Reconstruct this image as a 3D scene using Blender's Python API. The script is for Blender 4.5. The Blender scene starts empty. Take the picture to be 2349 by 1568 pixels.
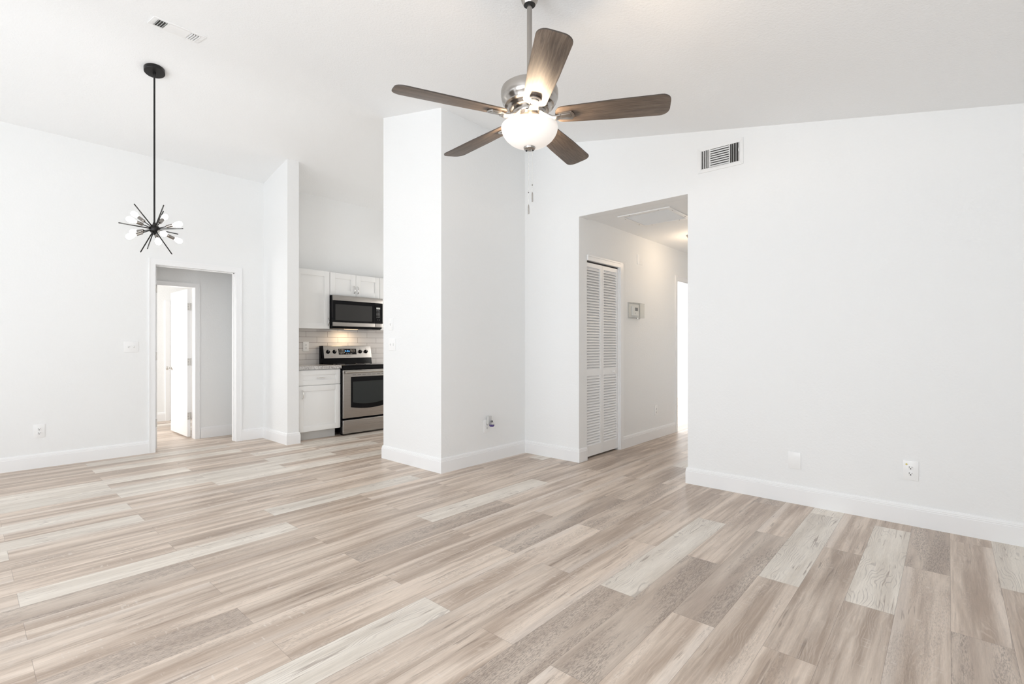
import bpy, bmesh, math, random
from mathutils import Vector, Matrix

# ------------------------------------------------------------------ camera, world, light
scene = bpy.context.scene
C = scene.collection
PI = math.pi
R = math.radians
random.seed(7)

scene.view_settings.view_transform = 'Standard'
scene.view_settings.look = 'None'
scene.view_settings.gamma = 1.0
scene.view_settings.use_curve_mapping = False
scene.view_settings.exposure = 0.06
try:
    scene.cycles.use_denoising = True
    scene.cycles.max_bounces = 9
    scene.cycles.diffuse_bounces = 7
    scene.cycles.glossy_bounces = 4
    scene.cycles.transparent_max_bounces = 12
    scene.cycles.sample_clamp_indirect = 6.0
    scene.cycles.caustics_reflective = False
    scene.cycles.caustics_refractive = False
except Exception:
    pass

cam_data = bpy.data.cameras.new('camera')
cam = bpy.data.objects.new('camera', cam_data)
C.objects.link(cam)
cam.location = (0.0, 0.0, 1.16)                      # X runs along the planks, Y along the sloping ceiling
cam.rotation_euler = (R(90), 0, -math.atan2(0.74724, 0.66455))
cam_data.sensor_width = 36.0
cam_data.lens = 36.0 * 1125.0 / 2349.0
cam_data.shift_y = 8.5 / 2349.0
cam_data.clip_start = 0.02
scene.camera = cam

world = bpy.data.worlds.new('daylight')
scene.world = world
world.use_nodes = True
bgn = world.node_tree.nodes['Background']
bgn.inputs[0].default_value = (0.90, 0.95, 1.0, 1)
bgn.inputs[1].default_value = 1.0


def area(name, loc, rot, sx, sy, power, color=(1, 1, 1)):
    d = bpy.data.lights.new(name, 'AREA')
    d.shape = 'RECTANGLE'
    d.size, d.size_y = sx, sy
    d.energy = power
    d.color = color
    o = bpy.data.objects.new(name, d)
    C.objects.link(o)
    o.location = loc
    o.rotation_euler = rot
    return o


DAY = (0.925, 0.982, 1.04)
# daylight entering by the glazed openings in the wall behind the camera
area('daylight_sliding_door', (-2.85, 4.45, 1.00), (R(124), 0, R(-90)), 2.4, 2.0, 60, DAY)
area('daylight_window', (-2.85, 1.10, 1.20), (R(136), 0, R(-90)), 2.4, 1.8, 132, DAY)
area('side_fill', (-0.90, -1.38, 1.10), (R(136), 0, 0), 2.2, 1.7, 60, DAY)  # added fill lamp at an invented side opening, brightens the right ceiling
# daylight in the rooms seen through the doors
area('daylight_far_bedroom', (0.05, 8.15, 1.25), (R(90), 0, R(-90)), 1.5, 1.9, 42, (1.0, 0.985, 0.96))
area('daylight_hall_bedroom', (8.6, 5.48, 1.35), (R(90), 0, R(180)), 3.2, 1.9, 140, DAY)
area('kitchen_area_lamp', (5.58, 5.2, 1.5), (R(90), 0, R(90)), 0.9, 1.0, 19, (1.0, 0.96, 0.91))  # unseen warm-white area lamp at the kitchen's hidden end wall

# ------------------------------------------------------------------ node helper and materials


class NT:
    def __init__(self, name):
        self.m = bpy.data.materials.new(name)
        self.m.use_nodes = True
        self.t = self.m.node_tree
        self.b = self.t.nodes['Principled BSDF']
        self.out = self.t.nodes['Material Output']

    def n(self, typ, props=None, **ins):
        nd = self.t.nodes.new(typ)
        for k, v in (props or {}).items():
            setattr(nd, k, v)
        for k, v in ins.items():
            self.put(nd, k, v)
        return nd

    def put(self, nd, key, v):
        s = nd.inputs[int(key[1:])] if key[0] == '_' and key[1:].isdigit() else nd.inputs[key.replace('_', ' ')]
        if hasattr(v, 'is_output') or isinstance(v, bpy.types.NodeSocket):
            self.t.links.new(v, s)
        else:
            if isinstance(v, (tuple, list)) and s.type == 'RGBA' and len(v) == 3:
                v = (*v, 1)
            s.default_value = v

    def math(self, op, a, b=0.0, clamp=False):
        nd = self.n('ShaderNodeMath', {'operation': op, 'use_clamp': clamp}, _0=a, _1=b)
        return nd.outputs[0]

    def mix(self, f, a, b, mode='MIX'):
        nd = self.n('ShaderNodeMix', {'data_type': 'RGBA', 'blend_type': mode, 'clamp_factor': True})
        self.put(nd, '_0', f)
        self.put(nd, '_6', a)
        self.put(nd, '_7', b)
        return nd.outputs[2]

    def comb(self, x, y, z=0.0):
        return self.n('ShaderNodeCombineXYZ', None, _0=x, _1=y, _2=z).outputs[0]

    def sep(self, v):
        return self.n('ShaderNodeSeparateXYZ', None, _0=v).outputs

    def noise(self, vec, scale=1.0, detail=3.0, rough=0.55, dist=0.0):
        nd = self.n('ShaderNodeTexNoise', None, Vector=vec, Scale=scale, Detail=detail, Roughness=rough, Distortion=dist)
        return nd.outputs[0]

    def ramp(self, f, a, b):
        nd = self.n('ShaderNodeMapRange', {'interpolation_type': 'SMOOTHSTEP', 'clamp': True}, _0=f, _1=a, _2=b, _3=0.0, _4=1.0)
        return nd.outputs[0]

    def bump(self, h, strength, dist):
        nd = self.n('ShaderNodeBump', None, Height=h, Strength=strength, Distance=dist)
        self.t.links.new(nd.outputs[0], self.b.inputs['Normal'])

    def set(self, **k):
        for key, v in k.items():
            self.put(self.b, key, v)
        return self


def simple(name, col, rough=0.5, metal=0.0, **k):
    t = NT(name)
    t.set(Base_Color=col, Roughness=rough, Metallic=metal, **k)
    return t.m


def geo_pos(t):
    return t.n('ShaderNodeNewGeometry').outputs['Position']


def paint(name, col, rough, scale, strength):
    t = NT(name)
    p = geo_pos(t)
    a = t.noise(p, scale, 3.0, 0.6)
    t.set(Base_Color=col, Roughness=rough)
    t.b.inputs['Specular IOR Level'].default_value = 0.35
    t.bump(a, strength, 0.004)
    return t.m


M = {}
M['wall'] = paint('wall_paint', (0.845, 0.850, 0.848), 0.62, 55.0, 0.42)
M['ceiling'] = paint('ceiling_paint', (0.875, 0.882, 0.884), 0.8, 75.0, 0.55)
M['trim'] = simple('trim_gloss_white', (0.87, 0.872, 0.875), 0.32)
M['plate'] = simple('white_plastic', (0.87, 0.87, 0.865), 0.3)
M['slot'] = simple('slot_black', (0.02, 0.02, 0.02), 0.6)
M['softslot'] = simple('slot_grey', (0.55, 0.55, 0.55), 0.6)
M['cabinet'] = simple('cabinet_white', (0.84, 0.84, 0.83), 0.35)
M['toekick'] = simple('toe_kick_grey', (0.60, 0.60, 0.59), 0.5)
M['vent'] = simple('vent_enamel', (0.84, 0.84, 0.835), 0.4)
M['ductshade'] = simple('duct_shade', (0.05, 0.048, 0.045), 0.8)  # near-black tone painting the shade inside the vents
M['black'] = simple('black_enamel', (0.005, 0.005, 0.006), 0.2, Specular_IOR_Level=0.09)
M['blackglass'] = simple('black_glass', (0.006, 0.006, 0.007), 0.08, Specular_IOR_Level=0.14)
M['ovenglass'] = simple('oven_window_glass', (0.030, 0.034, 0.034), 0.10, Specular_IOR_Level=0.25)
M['mwglass'] = simple('microwave_window_glass', (0.036, 0.035, 0.034), 0.12, Specular_IOR_Level=0.25)
M['chrome'] = simple('chrome', (0.75, 0.74, 0.72), 0.14, 1.0)
M['satin'] = simple('satin_nickel_hinge', (0.55, 0.53, 0.50), 0.3, 1.0)
M['screw'] = simple('screw_dark', (0.12, 0.11, 0.10), 0.4, 1.0)
M['chandblack'] = simple('chandelier_black_metal', (0.022, 0.021, 0.021), 0.36, 0.6)
M['gunmetal'] = simple('socket_gunmetal', (0.30, 0.28, 0.26), 0.26, 1.0)
M['gold'] = simple('brass_jack', (0.55, 0.45, 0.13), 0.35, 0.6)
M['purple'] = simple('purple_fluid', (0.06, 0.03, 0.22), 0.1)
M['greyplastic'] = simple('grey_translucent_plastic', (0.60, 0.60, 0.59), 0.3)
M['mark'] = simple('panel_marking', (0.55, 0.55, 0.55), 0.5)
M['ink'] = simple('panel_ink', (0.10, 0.10, 0.10), 0.5)
M['inkred'] = simple('panel_ink_red', (0.45, 0.12, 0.06), 0.5)
M['lcd'] = simple('lcd_grey', (0.55, 0.56, 0.53), 0.3)
M['bladeedge'] = simple('blade_edge_dark', (0.05, 0.038, 0.03), 0.5)
M['bronze'] = simple('light_ring_bronze', (0.45, 0.36, 0.26), 0.35, 0.9)


def emit(name, col, strength, base=(0.9, 0.9, 0.9)):
    t = NT(name)
    t.set(Base_Color=base, Roughness=0.3)
    t.b.inputs['Emission Color'].default_value = (*col, 1)
    t.b.inputs['Emission Strength'].default_value = strength
    return t.m


M['bulb'] = emit('bulb_glow', (1.0, 0.97, 0.93), 14.0)
M['bowl'] = emit('opal_glass_lit', (1.0, 0.92, 0.85), 0.34, (0.78, 0.75, 0.72))
M['clock'] = emit('clock_blue', (0.10, 0.45, 1.0), 2.2, (0.02, 0.05, 0.1))
M['lens'] = emit('cooktop_lamp', (1.0, 0.72, 0.45), 1.2, (0.4, 0.35, 0.3))
M['dome'] = emit('hall_dome_lit', (1.0, 0.86, 0.66), 2.0, (0.85, 0.8, 0.7))


def brushed(name, col, rough, vecscale, strength=0.15):
    t = NT(name)
    tc = t.n('ShaderNodeTexCoord').outputs['Object']
    mp = t.n('ShaderNodeMapping', None, Vector=tc, Scale=vecscale).outputs[0]
    a = t.noise(mp, 1.0, 4.0, 0.6)
    c = t.mix(a, tuple(x * 0.88 for x in col), tuple(min(1, x * 1.1) for x in col))
    t.set(Base_Color=c, Metallic=1.0)
    t.put(t.b, 'Roughness', t.math('MULTIPLY_ADD', a, 0.14))
    t.t.nodes[-1].inputs[2].default_value = rough
    return t.m


M['steel'] = brushed('stainless_steel', (0.415, 0.395, 0.375), 0.22, (1.5, 1.5, 420))
M['nickel'] = brushed('brushed_nickel', (0.42, 0.395, 0.37), 0.15, (6, 6, 180))

t = NT('clear_acrylic')
tr = t.n('ShaderNodeBsdfTransparent', None, Color=(0.97, 0.97, 0.96, 1))
gl = t.n('ShaderNodeBsdfGlossy', None, Color=(0.9, 0.9, 0.9, 1), Roughness=0.05)
fc = t.n('ShaderNodeLayerWeight', None, Blend=0.5).outputs[1]
fr = t.math('ADD', 0.05, t.math('MULTIPLY', t.math('POWER', fc, 4.0), 0.6))
mx = t.n('ShaderNodeMixShader', None, _0=fr, _1=tr.outputs[0], _2=gl.outputs[0])
t.t.links.new(mx.outputs[0], t.out.inputs[0])
M['acrylic'] = t.m

# wood of the fan blades (grain along the blade's own x)
t = NT('blade_grey_brown_wood')
tc = t.n('ShaderNodeTexCoord').outputs['Object']
s = t.sep(tc)
rnd = t.n('ShaderNodeObjectInfo').outputs['Random']
off = t.math('MULTIPLY', rnd, 31.0)
v1 = t.comb(t.math('MULTIPLY_ADD', s[0], 2.0), t.math('MULTIPLY', s[1], 26.0), off)
n1 = t.noise(v1, 1.0, 4.0, 0.6, 0.6)
v2 = t.comb(t.math('MULTIPLY', s[0], 14.0), t.math('MULTIPLY', s[1], 240.0), off)
n2 = t.noise(v2, 1.0, 4.0, 0.65)
v3 = t.comb(t.math('MULTIPLY', s[0], 3.0), t.math('MULTIPLY', s[1], 9.0), off)
ring = t.math('SINE', t.math('ADD', t.math('MULTIPLY', s[1], 430.0), t.math('MULTIPLY', t.noise(v3, 1.0, 2.0), 40.0)))
col = t.mix(t.ramp(n1, 0.3, 0.7), (0.098, 0.072, 0.054), (0.190, 0.146, 0.114))
col = t.mix(t.math('MULTIPLY', t.ramp(ring, 0.2, 1.0), 0.32), col, (0.205, 0.165, 0.135))
col = t.mix(t.math('MULTIPLY', t.ramp(n2, 0.46, 0.66), 0.6), col, (0.055, 0.042, 0.034))
t.set(Base_Color=col, Roughness=0.45)
t.bump(n2, 0.12, 0.002)
M['bladewood'] = t.m

# backsplash: long subway tile in running bond, read in world X and Z
t = NT('subway_tile')
s = t.sep(geo_pos(t))
vec = t.comb(t.math('ADD', s[0], -2.9285 + 0.309 * 20), t.math('ADD', s[2], -1.2775 + 0.0765 * 40))
br = t.n('ShaderNodeTexBrick', {'offset': 0.5, 'offset_frequency': 2}, Vector=vec, Color1=(0.66, 0.635, 0.615, 1),
         Color2=(0.70, 0.675, 0.655, 1), Mortar=(0.20, 0.16, 0.14, 1), Scale=1.0, Mortar_Size=0.0017, Mortar_Smooth=0.15,
         Bias=0.0, Brick_Width=0.309, Row_Height=0.0765)
t.set(Base_Color=br.outputs[0], Roughness=0.16)
t.bump(t.math('SUBTRACT', 1.0, br.outputs[1]), 0.5, 0.002)
M['tile'] = t.m

# speckled counter
t = NT('granite_counter')
p = geo_pos(t)
a = t.noise(p, 40.0, 5.0, 0.7, 1.2)
b = t.noise(p, 160.0, 3.0, 0.7)
col = t.mix(t.ramp(a, 0.38, 0.62), (0.70, 0.69, 0.67), (0.33, 0.31, 0.30))
col = t.mix(t.math('MULTIPLY', t.ramp(b, 0.55, 0.7), 0.5), col, (0.20, 0.19, 0.18))
t.set(Base_Color=col, Roughness=0.18)
M['granite'] = t.m

# filter media behind the hall grille
t = NT('filter_media')
s = t.sep(geo_pos(t))
w = t.math('SINE', t.math('MULTIPLY', s[0], 420.0))
t.set(Base_Color=t.mix(t.ramp(w, -0.3, 0.9), (0.42, 0.42, 0.415), (0.62, 0.62, 0.615)), Roughness=0.7)
M['filter'] = t.m

# vinyl planks: uv in metres inside each plank, plank_kind 0 tan / 1 whitewashed / 2 grey mottled, plank_seed 0..1
t = NT('vinyl_plank')
uv = t.n('ShaderNodeUVMap', {'uv_map': 'plank_uv'}).outputs[0]
s = t.sep(uv)
u, v = s[0], s[1]
kind = t.n('ShaderNodeAttribute', {'attribute_name': 'plank_kind'}).outputs['Fac']
seed = t.n('ShaderNodeAttribute', {'attribute_name': 'plank_seed'}).outputs['Fac']
so = t.math('MULTIPLY', seed, 97.0)


def uvn(fu, fv, zoff, detail=3.0, rough=0.55, dist=0.0):
    vec = t.comb(t.math('MULTIPLY', u, fu), t.math('MULTIPLY', v, fv), t.math('ADD', so, zoff))
    return t.noise(vec, 1.0, detail, rough, dist)


band = uvn(1.1, 12.0, 0.0, 3.0, 0.5, 0.4)
fine = uvn(9.0, 150.0, 3.1, 4.0, 0.65)
fibre = uvn(30.0, 420.0, 5.7, 2.0, 0.6)
patch = uvn(3.2, 7.0, 9.3, 3.0, 0.6)
speck = uvn(42.0, 260.0, 12.9, 4.0, 0.75)
speckm = uvn(1.6, 13.0, 15.2, 3.0, 0.6)
saw = uvn(95.0, 14.0, 18.4, 2.0, 0.5)
sawm = uvn(4.0, 22.0, 21.1, 2.0, 0.5)
crack = uvn(3.2, 62.0, 24.6, 2.0, 0.5, 0.8)
crackm = uvn(3.0, 9.0, 27.3, 2.0, 0.5)
warp = uvn(2.6, 10.0, 30.8, 2.0, 0.5)
rings = t.math('SINE', t.math('ADD', t.math('MULTIPLY', v, 400.0), t.math('MULTIPLY', warp, 74.0)))
tan = t.mix(t.ramp(band, 0.30, 0.68), (0.412, 0.318, 0.250), (0.715, 0.603, 0.508))
tan = t.mix(t.math('MULTIPLY', t.ramp(rings, 0.2, 1.0), t.math('MULTIPLY', t.ramp(patch, 0.42, 0.62), 0.30)), tan, (0.73, 0.64, 0.56))
streak = uvn(0.8, 34.0, 41.7, 3.0, 0.6, 0.3)
tan = t.mix(t.math('MULTIPLY', t.ramp(streak, 0.50, 0.66), 0.42), tan, (0.355, 0.270, 0.210))
tan = t.mix(t.math('MULTIPLY', t.math('SUBTRACT', 1.0, t.ramp(streak, 0.34, 0.48)), 0.22), tan, (0.770, 0.672, 0.582))
# pale sapwood along one edge of some planks
edge = t.math('MULTIPLY', t.ramp(v, 0.125, 0.165), t.ramp(t.math('SINE', t.math('MULTIPLY', seed, 57.0)), -0.2, 0.2))
tan = t.mix(t.math('MULTIPLY', edge, 0.55), tan, (0.75, 0.67, 0.60))
dark_speck = t.math('MULTIPLY', t.ramp(speck, 0.47, 0.60), t.ramp(speckm, 0.50, 0.64))
tan = t.mix(t.math('MULTIPLY', dark_speck, 0.42), tan, (0.27, 0.215, 0.18))
sawmark = t.math('MULTIPLY', t.ramp(saw, 0.58, 0.68), t.ramp(sawm, 0.56, 0.66))
tan = t.mix(t.math('MULTIPLY', sawmark, 0.45), tan, (0.72, 0.66, 0.60))
white = t.mix(t.ramp(band, 0.32, 0.66), (0.645, 0.580, 0.505), (0.795, 0.735, 0.660))
wl = t.math('MULTIPLY', t.ramp(rings, 0.55, 0.95), t.ramp(patch, 0.44, 0.58))
white = t.mix(t.math('MULTIPLY', wl, 0.55), white, (0.40, 0.35, 0.315))
wp = t.math('MULTIPLY', t.ramp(crack, 0.60, 0.68), t.ramp(crackm, 0.48, 0.60))
white = t.mix(t.math('MULTIPLY', wp, 0.75), white, (0.30, 0.235, 0.195))
grey = t.mix(t.ramp(band, 0.30, 0.70), (0.450, 0.362, 0.297), (0.650, 0.553, 0.470))
gs = t.math('MULTIPLY', t.ramp(speck, 0.44, 0.58), t.ramp(speckm, 0.40, 0.56))
grey = t.mix(t.math('MULTIPLY', gs, 0.62), grey, (0.195, 0.155, 0.133))
tan = t.mix(t.math('MULTIPLY', wp, 0.60), tan, (0.22, 0.165, 0.13))
col = t.mix(t.ramp(kind, 0.4, 0.6), tan, white)
col = t.mix(t.ramp(kind, 1.4, 1.6), col, grey)
gr = t.math('ADD', 0.68, t.math('ADD', t.math('MULTIPLY', fine, 0.40), t.math('MULTIPLY', fibre, 0.22)))
gr = t.math('MULTIPLY', gr, t.math('ADD', 0.93, t.math('MULTIPLY', t.math('FRACT', t.math('MULTIPLY', seed, 613.0)), 0.13)))
col = t.mix(1.0, col, t.comb(gr, gr, gr), 'MULTIPLY')
d = t.math('MINIMUM', t.math('MINIMUM', u, t.math('SUBTRACT', 1.25, u)), t.math('MINIMUM', v, t.math('SUBTRACT', 0.1814, v)))
seam = t.math('SUBTRACT', 1.0, t.ramp(d, 0.0002, 0.0013))
col = t.mix(t.math('MULTIPLY', seam, 0.50), col, (0.16, 0.12, 0.10))
t.set(Base_Color=col)
t.put(t.b, 'Roughness', t.math('ADD', 0.30, t.math('MULTIPLY', fine, 0.16)))
t.b.inputs['Specular IOR Level'].default_value = 0.45
t.bump(t.math('SUBTRACT', t.math('MULTIPLY', fine, 0.5), seam), 0.18, 0.002)
M['floor'] = t.m

# ------------------------------------------------------------------ mesh helpers


class MB:
    """collects solids and links them as ONE mesh object"""

    def __init__(self, mat=None):
        self.v, self.f = [], []
        self.M = mat or Matrix.Identity(4)

    def add(self, vs, fs):
        o = len(self.v)
        self.v += [self.M @ Vector(p) for p in vs]
        self.f += [[i + o for i in f] for f in fs]
        return self

    def box(self, x0, x1, y0, y1, z0, z1):
        vs = [(x, y, z) for z in (z0, z1) for y in (y0, y1) for x in (x0, x1)]
        return self.add(vs, [(0, 2, 3, 1), (4, 5, 7, 6), (0, 1, 5, 4), (2, 6, 7, 3), (0, 4, 6, 2), (1, 3, 7, 5)])

    def prism(self, poly, a0, a1, axis='x'):
        n = len(poly)

        def pt(a, p):
            return (a, p[0], p[1]) if axis == 'x' else (p[0], a, p[1]) if axis == 'y' else (p[0], p[1], a)
        vs = [pt(a0, p) for p in poly] + [pt(a1, p) for p in poly]
        fs = [list(range(n))[::-1], [n + i for i in range(n)]]
        fs += [(i, (i + 1) % n, n + (i + 1) % n, n + i) for i in range(n)]
        return self.add(vs, fs)

    def lathe(self, prof, c=(0, 0, 0), seg=32, T=None):
        T = T or Matrix.Identity(4)
        vs, fs, rings = [], [], []
        for r, z in prof:
            if r < 1e-6:
                rings.append([len(vs)])
                vs.append(T @ Vector((0, 0, z)) + Vector(c))
            else:
                rings.append(list(range(len(vs), len(vs) + seg)))
                vs += [T @ Vector((r * math.cos(2 * PI * k / seg), r * math.sin(2 * PI * k / seg), z)) + Vector(c) for k in range(seg)]
        for a, b in zip(rings, rings[1:]):
            for k in range(seg):
                k2 = (k + 1) % seg
                if len(a) == 1 and len(b) == 1:
                    continue
                if len(a) == 1:
                    fs.append((a[0], b[k2], b[k]))
                elif len(b) == 1:
                    fs.append((a[k], a[k2], b[0]))
                else:
                    fs.append((a[k], a[k2], b[k2], b[k]))
        if len(rings[0]) > 1:
            fs.append(rings[0][::-1])
        if len(rings[-1]) > 1:
            fs.append(rings[-1])
        return self.add(vs, fs)

    def cyl(self, p0, p1, r0, r1=None, seg=16):
        p0, p1 = Vector(p0), Vector(p1)
        d = p1 - p0
        T = d.to_track_quat('Z', 'Y').to_matrix().to_4x4()
        return self.lathe([(r0, 0), (r0 if r1 is None else r1, d.length)], p0, seg, T)

    def ball(self, c, r, seg=20, rz=None):
        rz = rz or r
        n = max(6, seg // 2)
        return self.lathe([(r * math.sin(PI * k / n), -rz * math.cos(PI * k / n)) for k in range(n + 1)], c, seg)

    def tube(self, pts, r, seg=8):
        pts = [Vector(p) for p in pts]
        vs, fs = [], []
        for i, p in enumerate(pts):
            d = (pts[min(i + 1, len(pts) - 1)] - pts[max(i - 1, 0)]).normalized()
            q = d.to_track_quat('Z', 'Y')
            rr = r[i] if isinstance(r, (list, tuple)) else r
            vs += [p + q @ Vector((rr * math.cos(2 * PI * k / seg), rr * math.sin(2 * PI * k / seg), 0)) for k in range(seg)]
        for i in range(len(pts) - 1):
            for k in range(seg):
                k2 = (k + 1) % seg
                fs.append((i * seg + k, i * seg + k2, (i + 1) * seg + k2, (i + 1) * seg + k))
        fs.append(list(range(seg))[::-1])
        fs.append([(len(pts) - 1) * seg + k for k in range(seg)])
        return self.add(vs, fs)

    def sweep(self, path, prof):
        """profile (offset from the wall to the right of the walk, height) along a mitred floor path"""
        n = len(path)
        P = [Vector(p) for p in path]
        offs = []
        for i in range(n):
            ds = []
            if i > 0:
                ds.append((P[i] - P[i - 1]).normalized())
            if i < n - 1:
                ds.append((P[i + 1] - P[i]).normalized())
            ns = [Vector((d.y, -d.x)) for d in ds]
            offs.append(ns[0] if len(ns) == 1 else (ns[0] + ns[1]) / (1 + ns[0].dot(ns[1])))
        m = len(prof)
        vs = [(P[i].x + offs[i].x * o, P[i].y + offs[i].y * o, z) for i in range(n) for o, z in prof]
        fs = [(i * m + k, i * m + (k + 1) % m, (i + 1) * m + (k + 1) % m, (i + 1) * m + k) for i in range(n - 1) for k in range(m)]
        fs.append(list(range(m))[::-1])
        fs.append([(n - 1) * m + k for k in range(m)])
        return self.add(vs, fs)

    def build(self, name, mat, parent=None, bevel=0.0, org=None, smooth=True, kind=None, seg=2, label=None):
        """vertices are given in the frame of the parent chain's root (or the world); org is the mesh's own origin in that frame"""
        bm = bmesh.new()
        bv = [bm.verts.new(p) for p in self.v]
        for f in self.f:
            try:
                bm.faces.new([bv[i] for i in f])
            except ValueError:
                pass
        bmesh.ops.recalc_face_normals(bm, faces=bm.faces[:])
        if bevel:
            es = [e for e in bm.edges if len(e.link_faces) == 2 and e.calc_face_angle(0) > R(40)]
            bmesh.ops.bevel(bm, geom=es, offset=bevel, segments=seg, profile=0.6, affect='EDGES', clamp_overlap=True)
        if smooth:
            for f in bm.faces:
                f.smooth = True
            for e in bm.edges:
                if len(e.link_faces) == 2 and e.calc_face_angle(0) > R(38):
                    e.smooth = False
        if org is not None:
            bmesh.ops.translate(bm, verts=bm.verts[:], vec=-Vector(org))
        me = bpy.data.meshes.new(name)
        bm.to_mesh(me)
        bm.free()
        me.materials.append(M[mat] if isinstance(mat, str) else mat)
        o = bpy.data.objects.new(name, me)
        C.objects.link(o)
        if org is not None:
            o.location = org
        if parent is not None:
            o.parent = parent
        if kind:
            o['kind'] = kind
        if label:
            o['label'] = label
        return o


def tag(o, label, cat, group=None, kind=None):
    o['label'] = label
    o['category'] = cat
    if group:
        o['group'] = group
    if kind:
        o['kind'] = kind
    return o


def thing(name, label, cat, loc=(0, 0, 0), rot=(0, 0, 0), group=None, kind=None):
    o = bpy.data.objects.new(name, None)
    o.empty_display_size = 0.05
    C.objects.link(o)
    o.location = loc
    o.rotation_euler = rot
    return tag(o, label, cat, group, kind)


def dup(root, loc, rot, label, name=None):
    """a copy of a thing with copies of its parts and sub-parts"""
    r = root.copy()
    C.objects.link(r)
    r.location = loc
    r.rotation_euler = rot
    r['label'] = label
    if name:
        r.name = name
    for ch in root.children:
        c = ch.copy()
        C.objects.link(c)
        c.parent = r
        for g in ch.children:
            d_ = g.copy()
            C.objects.link(d_)
            d_.parent = c
    return r


def struct(mb, name, mat, label, cat, **k):
    o = mb.build(name, mat, **k)
    return tag(o, label, cat, None, 'structure')


# ------------------------------------------------------------------ the setting
XB = 4.085            # plane of the wall with the hall opening
YL = 6.455            # plane of the left wall
XF, YR = -2.40, -0.95  # walls behind and beside the camera
XK = 5.60             # far end of the kitchen
YRIDGE = 4.69


def zc(y):            # underside of the vaulted ceiling
    return 2.627 + 0.2025 * y if y <= YRIDGE else 2.627 + 0.2025 * YRIDGE - 0.2110 * (y - YRIDGE)


# floor: one mesh, a quad for each plank
ROWH, PL = 0.1814, 1.25
WHITE = [(3.3, 0.63), (3.3, 0.26), (2.7, 1.17), (2.7, 2.62), (0.8, 1.72), (0.8, 3.16), (3.65, -0.24), (1.4, 5.90), (0.2, 4.44),
         (2.0, 3.54), (2.6, 5.15), (1.0, 4.80), (1.5, 6.3), (2.9, 5.75), (-0.6, 2.6), (0.7, 5.33), (4.8, 1.9), (3.2, 4.62)]
GREY = [(2.7, 0.82), (3.6, 0.09), (2.3, -0.10), (1.5, 1.00), (0.3, 2.25), (1.5, 2.45), (2.4, 1.90), (0.0, 2.98)]


def plank_of(x, y):
    r = math.floor((y + 0.008) / ROWH)
    o = 1.425 if r % 2 else 0.813
    return r, math.floor((x - o) / PL)


white_set = {plank_of(*p) for p in WHITE}
grey_set = {plank_of(*p) for p in GREY}
FX0, FX1, FY0, FY1 = -2.6, 11.0, -1.1, 9.3
fv, ff, fuv, fk, fs_ = [], [], [], [], []
rng = random.Random(11)
r0, r1 = math.floor((FY0 + 0.008) / ROWH), math.floor((FY1 + 0.008) / ROWH)
for r in range(r0, r1 + 1):
    o_ = 1.425 if r % 2 else 0.813
    ya, yb = -0.008 + r * ROWH, -0.008 + (r + 1) * ROWH
    for i in range(math.floor((FX0 - o_) / PL), math.floor((FX1 - o_) / PL) + 1):
        xa, xb = o_ + i * PL, o_ + (i + 1) * PL
        q = len(fv)
        fv += [(xa, ya, 0), (xb, ya, 0), (xb, yb, 0), (xa, yb, 0)]
        ff.append((q, q + 1, q + 2, q + 3))
        flip = rng.random() < 0.5
        a, b = (0.1814, 0.0) if flip else (0.0, 0.1814)
        fuv += [(0, a), (PL, a), (PL, b), (0, b)]
        rv = rng.random()
        sd = rng.random()
        key = (r, i)
        if key in white_set:
            kd = 1.0
        elif key in grey_set:
            kd = 2.0
        elif -1 <= r <= 20 and 0.0 < xa + 0.6 < 4.0:
            kd = 2.0 if rv > 0.94 else 0.0
        else:
            kd = 1.0 if rv < 0.10 else 2.0 if rv > 0.93 else 0.0
        fk.append(kd)
        fs_.append(sd)
me = bpy.data.meshes.new('floor')
me.from_pydata(fv, [], ff)
uvl = me.uv_layers.new(name='plank_uv')
for i, w in enumerate(fuv):
    uvl.data[i].uv = w
for nm, vals in (('plank_kind', fk), ('plank_seed', fs_)):
    at = me.attributes.new(nm, 'FLOAT', 'FACE')
    for i, x in enumerate(vals):
        at.data[i].value = x
me.materials.append(M['floor'])
floor = bpy.data.objects.new('floor', me)
C.objects.link(floor)
tag(floor, 'floor of pale tan and whitewashed wood look planks', 'floor', None, 'structure')

# vaulted ceiling, kitchen included
RW = 0.30


def zceil(y):         # the ridge itself is softly rounded
    t_ = y - YRIDGE
    if abs(t_) >= RW:
        return zc(y)
    zr, sl, sr = 2.627 + 0.2025 * YRIDGE, 0.2025, -0.2110
    f = (t_ + RW) / (2 * RW)
    return (zr - sl * RW) + sl * (2 * RW) * f + (sr - sl) * (2 * RW) * f * f / 2


T = 0.12
ya_, yb_ = YR - 0.1, YL + 0.1
ys = [ya_] + [YRIDGE - RW + 2 * RW * k / 16 for k in range(17)] + [yb_]
mb = MB()
vs, fs = [], []
for y in ys:
    vs += [(XF - 0.1, y, zceil(y)), (XK + 0.1, y, zceil(y)), (XK + 0.1, y, zceil(y) + T), (XF - 0.1, y, zceil(y) + T)]
for i in range(len(ys) - 1):
    fs += [(i * 4 + q, i * 4 + (q + 1) % 4, i * 4 + 4 + (q + 1) % 4, i * 4 + 4 + q) for q in range(4)]
fs += [(3, 2, 1, 0), tuple(4 * len(ys) - 4 + q for q in range(4))]
mb.add(vs, fs)
struct(mb, 'ceiling', 'ceiling', 'white textured vaulted ceiling sloping up to a ridge', 'ceiling')

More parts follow.
